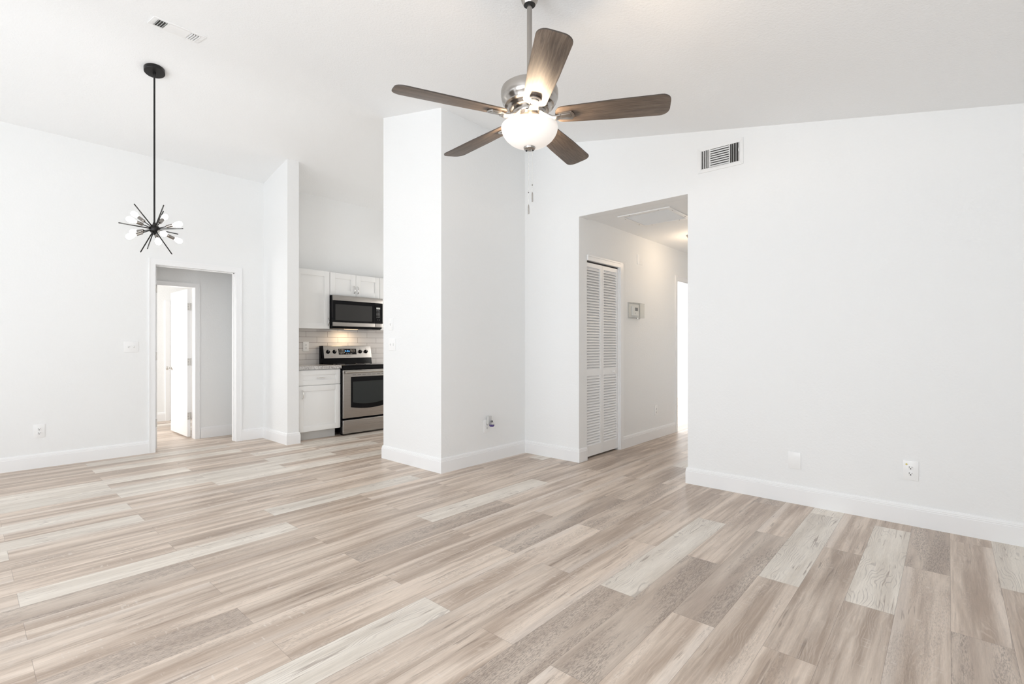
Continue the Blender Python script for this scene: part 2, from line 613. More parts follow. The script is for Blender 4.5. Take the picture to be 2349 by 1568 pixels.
# wall with the hall opening (opening Y 1.645..2.742, head at 2.442)
UP = 0.03
mb = MB()
X0, X1 = XB, XB + 0.143
mb.prism([(YR, 0), (1.645, 0), (1.645, zc(1.645) + UP), (YR, zc(YR) + UP)], X0, X1)
mb.prism([(1.645, 2.442), (2.742, 2.442), (2.742, zc(2.742) + UP), (1.645, zc(1.645) + UP)], X0, X1)
mb.prism([(2.742, 0), (3.46, 0), (3.46, zc(3.46) + UP), (2.742, zc(2.742) + UP)], X0, X1)
struct(mb, 'wall_back', 'wall', 'white wall on the right with the square hall opening in it', 'wall', smooth=False)

# projecting block between living room and kitchen
mb = MB()
mb.prism([(3.445, 0), (4.362, 0), (4.362, zc(4.362) + UP), (3.445, zc(3.445) + UP)], 2.905, XK)
struct(mb, 'wall_pillar', 'wall', 'white wall block projecting between the living room and the kitchen', 'wall', smooth=False)

# left wall with the doorway (X 1.41..2.217, head 2.045)
mb = MB()
Y0, Y1 = YL, YL + 0.125
zt = zc(YL) + UP
mb.box(XF, 1.40, Y0, Y1, 0, zt).box(1.40, 2.227, Y0, Y1, 2.055, zt).box(2.227, XK, Y0, Y1, 0, zt)
struct(mb, 'wall_left', 'wall', 'white far left wall with the doorway under the chandelier', 'wall', smooth=False)

# wing wall between dining space and kitchen
mb = MB()
mb.prism([(5.775, 0), (YL + 0.02, 0), (YL + 0.02, zc(YL) + UP), (5.775, zc(5.775) + UP)], 2.540, 2.676)
struct(mb, 'wall_wing', 'wall', 'short white stub wall standing left of the kitchen cabinets', 'wall', smooth=False)

mb = MB()
mb.prism([(4.2, 0), (4.75, 0), (4.75, zc(4.75)), (4.2, zc(4.2) + UP)], XK, XK + 0.1)
mb.prism([(4.75, 0), (5.65, 0), (5.65, 1.0), (4.75, 1.0)], XK, XK + 0.1)
mb.prism([(4.75, 2.0), (5.65, 2.0), (5.65, zc(5.65) + UP), (4.75, zc(4.75) + UP)], XK, XK + 0.1)
mb.prism([(5.65, 0), (YL, 0), (YL, zc(YL) + UP), (5.65, zc(5.65) + UP)], XK, XK + 0.1)
struct(mb, 'wall_kitchen', 'wall', 'white end wall of the kitchen, hidden behind the block', 'wall', smooth=False)

# wall behind the camera with the two glazed openings, and the wall to the right of the camera
mb = MB()
X0, X1 = XF - 0.14, XF


def slab(ya, yb, za=None, zb=None):
    zl = 0 if za is None else za
    if zb is None:
        mb.prism([(ya, zl), (yb, zl), (yb, zc(yb) + UP), (ya, zc(ya) + UP)], X0, X1)
    else:
        mb.prism([(ya, zl), (yb, zl), (yb, zb), (ya, zb)], X0, X1)


slab(YR, -0.10)
slab(-0.10, 2.30, 0, 0.40)
slab(-0.10, 2.30, 2.20)
slab(2.30, 3.25)
slab(3.25, YRIDGE, 2.10)
slab(YRIDGE, 5.65, 2.10)
slab(5.65, YL + 0.1)
struct(mb, 'wall_front', 'wall', 'white wall behind the camera with window and sliding door', 'wall', smooth=False)
mb = MB()
mb.box(XF - 0.1, -2.0, YR - 0.12, YR, 0, zc(YR) + UP).box(0.2, XB + 0.14, YR - 0.12, YR, 0, zc(YR) + UP)
mb.box(-2.0, 0.2, YR - 0.12, YR, 0, 0.35).box(-2.0, 0.2, YR - 0.12, YR, 2.05, zc(YR) + UP)
struct(mb, 'wall_right', 'wall', 'low white side wall to the right of the camera', 'wall', smooth=False)


def frame_x(name, y0, y1, z0, z1, label, mull):
    b = MB()
    xa, xb = XF - 0.10, XF - 0.04
    w = 0.05
    b.box(xa, xb, y0, y0 + w, z0, z1).box(xa, xb, y1 - w, y1, z0, z1)
    b.box(xa, xb, y0 + w, y1 - w, z0, z0 + w).box(xa, xb, y0 + w, y1 - w, z1 - w, z1)
    for ym in mull:
        b.box(xa, xb, ym - 0.025, ym + 0.025, z0 + w, z1 - w)
    struct(b, name, 'trim', label, 'window')


b = MB()
for xa, xb, za, zb in ((-2.0, -1.95, 0.35, 2.05), (0.15, 0.2, 0.35, 2.05), (-1.95, 0.15, 0.35, 0.40), (-1.95, 0.15, 2.0, 2.05), (-0.925, -0.875, 0.40, 2.0)):
    b.box(xa, xb, YR - 0.09, YR - 0.03, za, zb)
struct(b, 'added_side_frame', 'trim', 'added frame round the fill light opening in the side wall right of the camera', 'window')  # unseen frame, added with its opening for the side fill lamp
frame_x('window_1', 3.25, 5.65, 0.0, 2.10, 'glazed sliding door frame behind the camera', [4.45])
frame_x('window_2', -0.10, 2.30, 0.40, 2.20, 'wide window frame behind the camera', [0.7, 1.5])

# the hall beyond the opening
mb = MB()
Y0, Y1 = 2.742, 2.86
XO0, XO1 = 6.435, 7.25
mb.box(XB + 0.143, 4.895, Y0, Y1, 2.030, 2.60)
mb.box(4.895, XO0, Y0, Y1, 0, 2.60)
mb.box(XO0, XO1, Y0, Y1, 2.045, 2.60).box(XO1, 8.2, Y0, Y1, 0, 2.60)
mb.box(4.95, 5.05, Y1, 3.445, 0, 2.46)
struct(mb, 'wall_hall', 'wall', 'white hall wall with the louvered closet and the thermostat', 'wall', smooth=False)
mb = MB()
mb.box(XB + 0.143, 8.3, 1.50, 1.60, 0, 2.6).box(8.2, 8.3, 1.60, 2.86, 0, 2.6)
struct(mb, 'wall_hall_right', 'wall', 'white right and end walls of the hall', 'wall', smooth=False)
mb = MB()
mb.box(XB + 0.143, 8.3, 1.5, 3.445, 2.457, 2.56)
struct(mb, 'ceiling_hall', 'ceiling', 'flat white ceiling of the hall', 'ceiling', smooth=False)

# bright room through the hall doorway
mb = MB()
mb.box(10.8, 10.9, 2.75, 5.7, 0, 2.5).box(5.8, 7.0, 5.6, 5.7, 0, 2.5).box(10.2, 10.9, 5.6, 5.7, 0, 2.5).box(7.0, 10.2, 5.6, 5.7, 0, 0.4)
mb.box(7.0, 10.2, 5.6, 5.7, 2.3, 2.5).box(5.75, 5.85, 2.86, 5.7, 0, 2.5).box(8.2, 10.9, 2.742, 2.86, 0, 2.5)
struct(mb, 'wall_hall_bedroom', 'wall', 'bright white walls of the room through the hall doorway', 'wall', smooth=False)
mb = MB()
mb.box(5.75, 10.9, 2.80, 5.7, 2.45, 2.55)
struct(mb, 'ceiling_hall_bedroom', 'ceiling', 'ceiling of the room through the hall doorway', 'ceiling', smooth=False)

# passage and bright room through the left doorway
mb = MB()
Y0, Y1 = 7.00, 7.12
mb.box(-0.4, 1.12, Y0, Y1, 0, 2.5).box(1.12, 1.945, Y0, Y1, 1.89, 2.5).box(1.945, 3.3, Y0, Y1, 0, 2.5)
mb.box(3.2, 3.3, YL + 0.125, Y0, 0, 2.5).box(-0.5, -0.4, YL + 0.125, Y1, 0, 2.5)
struct(mb, 'wall_passage', 'wall', 'shaded grey wall of the passage behind the left doorway', 'wall', smooth=False)
mb = MB()
mb.box(-0.1, 3.4, 9.04, 9.14, 0, 2.5).box(3.3, 3.4, 7.12, 9.04, 0, 2.5)
mb.box(-0.1, 0.0, 7.12, 7.35, 0, 2.5).box(-0.1, 0.0, 8.95, 9.04, 0, 2.5).box(-0.1, 0.0, 7.35, 8.95, 0, 0.25).box(-0.1, 0.0, 7.35, 8.95, 2.25, 2.5)
struct(mb, 'wall_far_bedroom', 'wall', 'bright white walls of the room behind the passage', 'wall', smooth=False)
mb = MB()
mb.box(-0.5, 3.4, YL + 0.125, 9.14, 2.44, 2.54)
struct(mb, 'ceiling_passage', 'ceiling', 'low ceiling over the passage behind the left doorway', 'ceiling', smooth=False)

# backsplash
mb = MB()
mb.box(2.676, XK, YL - 0.008, YL, 0.90, 1.45)
struct(mb, 'wall_backsplash', 'tile', 'pale long subway tile backsplash behind the range', 'backsplash', smooth=False)

# baseboards
PROF = [(0, 0), (0.014, 0), (0.014, 0.104), (0.0115, 0.108), (0.0125, 0.113), (0.010, 0.119), (0.0105, 0.122), (0.006, 0.133), (0, 0.135)]


def base(name, path, label):
    struct(MB().sweep(path, PROF), name, 'trim', label, 'baseboard', smooth=False)


base('baseboard_left', [(XF, YL), (1.351, YL)], 'tall white baseboard left of the doorway')
base('baseboard_wing', [(2.283, YL), (2.540, YL), (2.540, 5.775), (2.676, 5.775), (2.676, 5.80)], 'white baseboard wrapping the stub wall beside the kitchen')
base('baseboard_pillar', [(3.2, 4.362), (2.905, 4.362), (2.905, 3.445), (XB, 3.445), (XB, 2.742), (XB + 0.135, 2.742)], 'white baseboard wrapping the projecting wall block')
base('baseboard_back', [(XB + 0.143, 1.645), (XB, 1.645), (XB, YR)], 'tall white baseboard along the right wall')
base('baseboard_hall', [(4.957, 2.742), (6.372, 2.742)], 'white baseboard in the hall under the thermostat')
base('baseboard_passage', [(1.995, 7.00), (3.2, 7.00)], 'shaded baseboard in the passage behind the left doorway')
base('baseboard_far', [(0.0, 9.04), (2.10, 9.04)], 'white baseboard in the bright room behind the passage')

# ------------------------------------------------------------------ doors


def casing(mb, x0, x1, y, z, w, th, sides='LRT'):
    """flat-with-bead casing round an opening in a wall facing -Y"""
    if 'L' in sides:
        mb.box(x0 - w, x0, y - th, y, 0, z + (w if 'T' in sides else 0))
        mb.box(x0 - w, x0 - w + 0.012, y - th - 0.004, y - th, 0, z + w)
    if 'R' in sides:
        mb.box(x1, x1 + w, y - th, y, 0, z + (w if 'T' in sides else 0))
        mb.box(x1 + w - 0.012, x1 + w, y - th - 0.004, y - th, 0, z + w)
    if 'T' in sides:
        mb.box(x0 if 'L' in sides else x0, x1, y - th, y, z, z + w)
        mb.box(x0, x1, y - th - 0.004, y - th, z + w - 0.012, z + w)
    return mb


def hinge(parent, loc, rot):
    b = MB(Matrix.Translation(loc) @ Matrix.Rotation(rot, 4, 'Z'))
    b.box(-0.016, 0.016, -0.0015, 0.001, -0.045, 0.045)
    h = b.build('hinge', 'satin', parent, org=loc)
    p = MB(Matrix.Translation(loc) @ Matrix.Rotation(rot, 4, 'Z'))
    p.cyl((0.020, -0.003, -0.046), (0.020, -0.003, 0.046), 0.0055, seg=10)
    k = p.build('hinge_pin', 'satin', h)
    k.location = -Vector(loc)
    for dx, dz in ((-0.002, 0.03), (-0.009, 0.0), (-0.002, -0.03)):
        s_ = MB(Matrix.Translation(loc) @ Matrix.Rotation(rot, 4, 'Z'))
        s_.cyl((dx, -0.0025, dz), (dx, -0.001, dz), 0.0035, seg=8)
        k = s_.build('hinge_screw', 'screw', h)
        k.location = -Vector(loc)
    return h


d1 = thing('door_1', 'white cased doorway in the left wall under the chandelier', 'door', (0, 0, 0), kind='structure')
casing(MB(), 1.41, 2.222, YL, 2.045, 0.061, 0.013).build('door_casing', 'trim', d1)
b = MB()
b.box(1.398, 1.410, YL - 0.001, YL + 0.126, 0, 2.045).box(2.217, 2.229, YL - 0.001, YL + 0.126, 0, 2.045).box(1.398, 2.229, YL - 0.001, YL + 0.126, 2.045, 2.057)
b.box(1.410, 1.420, YL + 0.05, YL + 0.085, 0, 2.045).box(2.207, 2.217, YL + 0.05, YL + 0.085, 0, 2.045).box(1.41, 2.217, YL + 0.05, YL + 0.085, 2.035, 2.045)
b.build('door_jamb', 'trim', d1)
a1 = R(151)
T1 = Matrix.Translation((1.452, 6.592, 0)) @ Matrix.Rotation(a1, 4, 'Z')
lf = MB(T1).box(0, 0.78, -0.0175, 0.0175, 0.015, 2.035).build('door_leaf', 'trim', d1, bevel=0.002)
for z in (0.301, 1.043, 1.794):
    p = T1 @ Vector((0.0, 0.0, z))
    hinge(lf, tuple(p), a1 + R(-90) + PI)

d2 = thing('door_2', 'white door standing open into the bright room behind the passage', 'door', (0, 0, 0), kind='structure')
casing(MB(), 1.13, 1.938, 7.00, 1.880, 0.052, 0.012).build('door_casing', 'trim', d2)
b = MB()
b.box(1.118, 1.13, 6.999, 7.121, 0, 1.88).box(1.935, 1.947, 6.999, 7.121, 0, 1.88).box(1.118, 1.947, 6.999, 7.121, 1.88, 1.892)
b.build('door_jamb', 'trim', d2)
lf = MB().box(1.890, 1.925, 7.13, 7.86, 0.018, 1.87).build('door_leaf', 'trim', d2, bevel=0.002)
for z in (0.275, 0.957, 1.650):
    hinge(lf, (1.908, 7.129, z), 0)
b = MB()
TK = Matrix.Translation((1.890, 7.80, 0.862)) @ Matrix.Rotation(R(-90), 4, 'Y')
b.M = TK
b.lathe([(0.0, -0.001), (0.030, -0.001), (0.030, 0.004), (0.022, 0.010), (0.011, 0.014), (0.010, 0.030), (0.018, 0.034), (0.024, 0.044), (0.024, 0.060), (0.018, 0.068), (0.0, 0.070)], seg=24)
b.build('door_knob', 'satin', lf)

d5 = thing('door_5', 'white closet casing on the far wall of the bright room', 'door', (0, 0, 0), kind='structure')
MB().box(2.10, 2.16, 9.02, 9.04, 0, 1.86).build('door_casing', 'trim', d5)
MB().box(2.16, 2.90, 9.028, 9.04, 0.01, 1.80).build('door_leaf', 'trim', d5)

# louvered bifold on the hall closet
d3 = thing('door_3', 'white louvered bifold closet door in the hall', 'door', (0, 0, 0), kind='structure')
b = MB()
b.box(4.895, 4.957, 2.729, 2.742, 0, 2.03 + 0.055).box(4.229, 4.895, 2.729, 2.742, 2.03, 2.085)
b.box(4.229, 4.895, 2.723, 2.729, 2.070, 2.085)
b.box(4.885, 4.895, 2.7425, 2.80, 0, 2.03)
b.build('door_casing', 'trim', d3)


def bifold(x0, x1, sl, sr):
    b = MB()
    ya, yb = 2.757, 2.783
    z0, z1 = 0.022, 2.012
    b.box(x0, x0 + sl, ya, yb, z0, z1).box(x1 - sr, x1, ya, yb, z0, z1)
    xa, xb = x0 + sl, x1 - sr
    b.box(xa, xb, ya, yb, 1.970, z1).box(xa, xb, ya, yb, 0.848, 0.911).box(xa, xb, ya, yb, z0, 0.128)
    for za, zb in ((0.128, 0.848), (0.911, 1.970)):
        n = round((zb - za) / 0.0286)
        st = (zb - za) / n
        for k in range(n):
            z = za + (k + 0.5) * st
            c_, s_ = 0.0142, 0.0128
            th = 0.0030
            # slat leaning: outer edge low
            p = [(ya + 0.0015, z - c_ - th), (yb - 0.007, z + s_ - th), (yb - 0.007, z + s_ + th), (ya + 0.0015, z - c_ + th)]
            b.prism(p, xa, xb, 'x')
    return b


pn1 = bifold(4.230, 4.545, 0.019, 0.036).build('door_panel', 'trim', d3, smooth=False)
pn2 = bifold(4.548, 4.884, 0.030, 0.030).build('door_panel', 'trim', d3, smooth=False)
b = MB(Matrix.Translation((4.772, 2.757, 0.879)) @ Matrix.Rotation(R(90), 4, 'X'))
b.lathe([(0.0, -0.001), (0.008, -0.001), (0.007, 0.012), (0.014, 0.018), (0.016, 0.024), (0.011, 0.030), (0, 0.031)], seg=20)
b.build('knob', 'plate', pn2)
MB().box(4.24, 4.88, 2.762, 2.790, 2.013, 2.029).build('track', 'slot', d3)

d4 = thing('door_4', 'white cased doorway at the far end of the hall into a bright room', 'door', (0, 0, 0), kind='structure')
casing(MB(), XO0, XO1, 2.742, 2.045, 0.062, 0.013).build('door_casing', 'trim', d4)
b = MB()
b.box(XO0 - 0.0, XO0 + 0.012, 2.741, 2.861, 0, 2.045).box(XO1 - 0.012, XO1, 2.741, 2.861, 0, 2.045).box(XO0, XO1, 2.741, 2.861, 2.033, 2.045)
b.build('door_jamb', 'trim', d4)

# ------------------------------------------------------------------ plates, outlets, switches (local frame: faces -Y)
FACE_L = (0, 0, 0)              # on walls facing -Y
FACE_B = (0, 0, R(-90))         # on walls facing -X
ELL = [(0.0165 * math.cos(a), 0.0145 * math.sin(a)) for a in [2 * PI * k / 24 for k in range(24)]]


def make_outlet(label, w=0.080, h=0.126):
    t_ = thing('power_outlet', label, 'outlet', group='duplex power outlets')
    MB().box(-w / 2, w / 2, -0.006, 0, -h / 2, h / 2).build('cover_plate', 'plate', t_, bevel=0.0025)
    for sz in (1, -1):
        zc_ = sz * 0.0195
        pts = [(x, z + zc_) for x, z in ELL]
        rc = MB().prism(pts, -0.0085, -0.004, 'y').build('receptacle', 'plate', t_, bevel=0.0008)
        b_ = MB()
        b_.box(-0.0085, -0.0058, -0.0092, -0.0080, zc_ - 0.0015, zc_ + 0.0075)
        b_.box(0.0058, 0.0082, -0.0092, -0.0080, zc_ - 0.0005, zc_ + 0.0065)
        b_.box(-0.003, 0.003, -0.0092, -0.0080, zc_ - 0.0105, zc_ - 0.0045)
        b_.build('slot', 'slot', rc)
    return t_


OUT_LABELS = {
    'left': 'white duplex outlet low on the left wall, left of the doorway',
    'right': 'white duplex outlet low on the right wall, with a gold dot on its plate',
    'tile': 'white duplex outlet on the tile backsplash beside the range',
    'block': 'white outlet low on the projecting wall block, holding the air freshener',
    'hall': 'white outlet low on the hall wall under the thermostat',
}
out0 = make_outlet(OUT_LABELS['left'])
out0.location = (0.496, YL, 0.350)
o = dup(out0, (XB, 0.181, 0.3535), FACE_B, OUT_LABELS['right'])
b = MB()
b.cyl((-0.021, -0.0085, 0.0385), (-0.021, -0.005, 0.0385), 0.0055, 0.0055, 16)
b.build('jack', 'gold', o)
for nm, loc, rot in (('tile', (3.082, YL - 0.008, 1.151), FACE_L), ('block', (3.490, 3.445, 0.358), FACE_L), ('hall', (5.802, 2.742, 0.349), FACE_L)):
    dup(out0, loc, rot, OUT_LABELS[nm])


def make_switch(label, n, w, h=0.122):
    t_ = thing('light_switch', label, 'switch', group='toggle light switches')
    MB().box(-w / 2, w / 2, -0.006, 0, -h / 2, h / 2).build('cover_plate', 'plate', t_, bevel=0.0025)
    for k in range(n):
        x = (k - (n - 1) / 2) * 0.046
        MB().box(x - 0.0052, x + 0.0052, -0.0066, -0.005, -0.0125, 0.0125).build('toggle_slot', 'softslot', t_)
        MB().prism([(-0.006, -0.009), (-0.006, 0.011), (-0.010, 0.011), (-0.019, 0.0085), (-0.019, 0.0035)], x - 0.0042, x + 0.0042, 'x').build('toggle', 'plate', t_, bevel=0.001)
    return t_


o = make_switch('white two-gang switch plate on the left wall beside the doorway', 2, 0.126, 0.114)
o.location = (1.198, YL, 1.148)
o = make_switch('white single switch plate on the block, above the two-gang plate', 1, 0.074)
o.location, o.rotation_euler = (2.905, 4.226, 1.375), FACE_B
o = make_switch('white two-gang switch plate on the block, below the single switch', 2, 0.118)
o.location, o.rotation_euler = (2.905, 4.203, 1.171), FACE_B


def make_blank(label, w, h):
    t_ = thing('blank_plate', label, 'wall plate', group='blank wall plates')
    MB().box(-w / 2, w / 2, -0.006, 0, -h / 2, h / 2).build('cover_plate', 'plate', t_, bevel=0.0025)
    for z in (0.021, -0.021):
        MB().cyl((0, -0.0068, z), (0, -0.005, z), 0.003, seg=10).build('screw', 'plate', t_)
    return t_


o = make_blank('white blank plate low on the right wall, nearer the hall opening', 0.082, 0.122)
o.location, o.rotation_euler = (XB, 0.846, 0.316), FACE_B
o = make_blank('white blank plate high on the hall wall above the thermostat', 0.125, 0.116)
o.location = (5.368, 2.742, 2.180)

# plug-in air freshener
t_ = thing('air_freshener', 'small plug-in air freshener with purple fluid, plugged into the block outlet', 'air freshener', (3.505, 3.4360, 0.40))
b = MB()
b.box(-0.024, 0.024, -0.028, -0.0005, -0.024, 0.060)
b.build('housing', 'greyplastic', t_, bevel=0.006, seg=3)
b = MB().lathe([(0.0, -0.048), (0.020, -0.047), (0.027, -0.038), (0.028, -0.020), (0.020, -0.006), (0.010, 0.002), (0, 0.002)], (-0.004, -0.054, 0.006), 24)
bt = b.build('bottle', 'acrylic', t_)
b = MB().lathe([(0.0, -0.047), (0.019, -0.046), (0.026, -0.038), (0.027, -0.028), (0.0, -0.028)], (-0.004, -0.054, 0.006), 24)
b.build('fluid', 'purple', bt)
MB().lathe([(0.012, -0.004), (0.013, 0.006), (0.010, 0.012), (0, 0.012)], (-0.004, -0.054, 0.006), 20).build('bottle_cap', 'ink', t_)

# thermostat and its clear lock box
t_ = thing('thermostat', 'white thermostat inside the clear lock box on the hall wall', 'thermostat', (5.225, 2.742, 1.565))
MB().box(-0.060, 0.075, -0.026, 0, -0.055, 0.055).build('body', 'plate', t_, bevel=0.006)
MB().box(-0.02, 0.045, -0.0275, -0.0255, 0.0, 0.038).build('display', 'ink', t_)
MB().box(-0.018, -0.008, -0.029, -0.0255, -0.036, -0.022).build('button', 'softslot', t_)
t_ = thing('thermostat_guard', 'clear plastic lock box covering the thermostat in the hall', 'guard', (5.225, 2.742, 1.565))
b = MB()
x0, x1, y0, z0, z1, th = -0.135, 0.135, -0.068, -0.083, 0.088, 0.003
b.box(x0, x1, y0, y0 + th, z0, z1).box(x0, x0 + th, y0 + th, -0.006, z0, z1).box(x1 - th, x1, y0 + th, -0.006, z0, z1)
b.box(x0 + th, x1 - th, y0 + th, -0.006, z0, z0 + th).box(x0 + th, x1 - th, y0 + th, -0.006, z1 - th, z1)
b.build('cover', 'acrylic', t_)
b = MB()
b.box(x0 - 0.012, x1 + 0.012, -0.006, 0, z0 - 0.008, z0 + 0.006).box(x0 - 0.012, x1 + 0.012, -0.006, 0, z1 - 0.006, z1 + 0.008)
b.box(x0 - 0.012, x0 + 0.004, -0.006, 0, z0 + 0.006, z1 - 0.006).box(x1 - 0.004, x1 + 0.012, -0.006, 0, z0 + 0.006, z1 - 0.006)
b.build('mounting_ring', 'greyplastic', t_, bevel=0.001)
MB().cyl((0.0, -0.05, z0 - 0.012), (0.0, -0.05, z0), 0.012, seg=16).build('lock', 'satin', t_)

# ------------------------------------------------------------------ registers and grilles (local: x across, z up, faces -Y)


def make_register(name, label, w, h, side_w, nh, lever):
    t_ = thing(name, label, 'air vent')
    bw = 0.030
    b_ = MB()
    fr = -0.007
    b_.prism([(-w / 2, -h / 2), (w / 2, -h / 2), (w / 2 - bw, -h / 2 + bw), (-w / 2 + bw, -h / 2 + bw)], fr, 0, 'y')
    b_.prism([(-w / 2, h / 2), (w / 2, h / 2), (w / 2 - bw, h / 2 - bw), (-w / 2 + bw, h / 2 - bw)], fr, 0, 'y')
    b_.prism([(-w / 2, -h / 2), (-w / 2 + bw, -h / 2 + bw), (-w / 2 + bw, h / 2 - bw), (-w / 2, h / 2)], fr, 0, 'y')
    b_.prism([(w / 2, -h / 2), (w / 2 - bw, -h / 2 + bw), (w / 2 - bw, h / 2 - bw), (w / 2, h / 2)], fr, 0, 'y')
    b_.build('frame', 'vent', t_, bevel=0.0015)
    iw, ih = w / 2 - bw, h / 2 - bw
    MB().box(-iw, iw, -0.0025, -0.001, -ih, ih).build('duct_shade_sheet', 'ductshade', t_)  # flat dark sheet standing in for the shade behind the louvers
    for x in (-iw + side_w, iw - side_w):
        MB().box(x - 0.0035, x + 0.0035, -0.010, -0.0026, -ih, ih).build('divider', 'vent', t_)
    xa, xb = -iw + side_w + 0.0035, iw - side_w - 0.0035
    st = 2 * ih / nh
    for k in range(nh):
        z = -ih + (k + 0.5) * st
        p = [(-0.0120, z - st * 0.44 - 0.0008), (-0.003, z + st * 0.26 - 0.0008), (-0.003, z + st * 0.26 + 0.0008), (-0.0120, z - st * 0.44 + 0.0008)]
        MB().prism(p, xa, xb, 'x').build('louver', 'vent', t_)
    for sgn in (-1, 1):
        for k in range(4):
            x = sgn * (iw - (k + 0.35) * side_w / 4.0)
            p = [(x - sgn * 0.001, -0.003), (x + sgn * 0.001, -0.003), (x + sgn * 0.0045 + 0.0009, -0.0125), (x + sgn * 0.0045 - 0.0009, -0.0125)]
            MB().prism(p, -ih, ih, 'z').build('fin', 'vent', t_)
    if lever:
        b_ = MB().box(iw - 0.003, iw + 0.004, -0.020, -0.006, 0.004, 0.016)
        b_.cyl((iw + 0.001, -0.016, -0.004), (iw + 0.001, -0.016, 0.026), 0.003, seg=8)
        b_.build('damper_lever', 'vent', t_)
    for sx in (-1, 1):
        MB().cyl((sx * (w / 2 - 0.012), -0.0085, 0), (sx * (w / 2 - 0.012), -0.006, 0), 0.003, seg=8).build('screw', 'vent', t_)
    return t_


o = make_register('wall_register', 'white supply register high on the right wall beside the hall opening', 0.360, 0.208, 0.073, 8, True)
o.location, o.rotation_euler = (XB, 1.3815, 2.692), FACE_B
o = make_register('ceiling_register', 'white supply register on the sloped ceiling above the chandelier', 0.320, 0.212, 0.062, 9, False)
o.location = (1.060, 4.248, zc(4.248))
o.rotation_euler = (R(90) + math.atan(0.2025), 0, 0)

t_ = thing('return_grille', 'white framed filter grille in the flat hall ceiling', 'air vent', (4.655, 2.210, 2.457), (R(90), 0, 0))
w, h, bw = 0.540, 0.545, 0.048
b = MB()
b.box(-w / 2, w / 2, -0.008, 0, -h / 2, -h / 2 + bw).box(-w / 2, w / 2, -0.008, 0, h / 2 - bw, h / 2)
b.box(-w / 2, -w / 2 + bw, -0.008, 0, -h / 2 + bw, h / 2 - bw).box(w / 2 - bw, w / 2, -0.008, 0, -h / 2 + bw, h / 2 - bw)
b.build('frame', 'vent', t_, bevel=0.001)
b = MB()
for k in range(30):
    x = -w / 2 + bw + 0.010 + k * (w - 2 * bw - 0.02) / 29
    b.box(x - 0.0012, x + 0.0012, -0.006, -0.0022, -h / 2 + bw + 0.004, h / 2 - bw - 0.004)
b.build('grille_bars', 'vent', t_)
MB().box(-w / 2 + bw + 0.004, w / 2 - bw - 0.004, -0.0022, -0.001, -h / 2 + bw + 0.004, h / 2 - bw - 0.004).build('filter', 'filter', t_)
for sx in (-1, 1):
    for sz in (-1, 1):
        for p in ((sx * (w / 2 - 0.024), sz * 0.15), (sx * 0.15, sz * (h / 2 - 0.024))):
            MB().cyl((p[0], -0.0095, p[1]), (p[0], -0.0075, p[1]), 0.005, seg=8).build('screw', 'screw', t_)


def point(name, loc, power, color, radius, parent=None):
    d_ = bpy.data.lights.new(name, 'POINT')
    d_.energy = power
    d_.color = color
    d_.shadow_soft_size = radius
    o_ = bpy.data.objects.new(name, d_)
    C.objects.link(o_)
    o_.location = loc
    if parent:
        o_.parent = parent
    return o_


WARM = (1.0, 0.76, 0.52)
t_ = thing('flush_light', 'round flush ceiling light in the hall, half hidden by the right wall', 'ceiling light', (5.755, 2.170, 2.457))
MB().lathe([(0.0, 0), (0.145, 0), (0.147, -0.010), (0.138, -0.026), (0.120, -0.030), (0, -0.030)], seg=40).build('base_ring', 'bronze', t_)
MB().lathe([(0.122, -0.030), (0.118, -0.050), (0.095, -0.075), (0.050, -0.090), (0, -0.094)], seg=40).build('glass_dome', 'dome', t_)
point('hall_lamp', (0, 0, -0.20), 4.8, WARM, 0.09, t_)

# ------------------------------------------------------------------ ceiling fan
HX, HY_ = 1.889, 1.563
t_ = thing('ceiling_fan', 'five-blade ceiling fan with grey-brown wood blades and lit glass bowl', 'ceiling fan', (HX, HY_, 2.30))
ztop = zc(HY_) - 2.30
a = MB().lathe([(0.016, 0.556), (0.030, 0.560), (0.040, 0.578), (0.046, 0.600), (0.060, 0.622), (0.066, ztop - 0.008), (0.066, ztop + 0.012), (0, ztop + 0.012)], seg=32)
a.build('canopy', 'nickel', t_)
MB().lathe([(0.0165, 0.5555), (0.0285, 0.5585), (0.0285, 0.561), (0.0165, 0.561)], seg=28).build('canopy_gap', 'slot', t_)
MB().cyl((0, 0, 0.17), (0, 0, 0.60), 0.0130, seg=20).build('downrod', 'nickel', t_)
b = MB().lathe([(0, 0.182), (0.026, 0.182), (0.030, 0.172), (0.034, 0.158), (0.060, 0.154), (0.112, 0.150), (0.128, 0.147), (0.1385, 0.139), (0.1385, 0.130),
                (0.1425, 0.1285), (0.1435, 0.112), (0.1415, 0.092), (0.1345, 0.073), (0.124, 0.062), (0.123, 0.056), (0.113, 0.052), (0.106, 0.046), (0.103, 0.036),
                (0.096, 0.031), (0.080, 0.029), (0, 0.029)], seg=56)
b.build('motor_housing', 'nickel', t_)
MB().lathe([(0.0, 0.030), (0.082, 0.030), (0.084, 0.024), (0.084, 0.010), (0.080, 0.004), (0.0, 0.004)], seg=40).build('flywheel', 'nickel', t_)
MB().lathe([(0.0, 0.006), (0.052, 0.006), (0.054, -0.020), (0.058, -0.030), (0.050, -0.036), (0.030, -0.040), (0.0, -0.040)], seg=36).build('light_fitter', 'nickel', t_)
n = 14
prof = [(0.0, -0.152)] + [(0.1415 * math.sin(PI / 2 * k / n), -0.050 - 0.102 * math.cos(PI / 2 * k / n)) for k in range(1, n + 1)]
prof += [(0.1400, -0.046), (0.1375, -0.046)] + [(0.1385 * math.sin(PI / 2 * k / n), -0.050 - 0.099 * math.cos(PI / 2 * k / n)) for k in range(n, 0, -1)] + [(0.0, -0.149)]
MB().lathe(prof, seg=56).build('glass_bowl', 'bowl', t_)
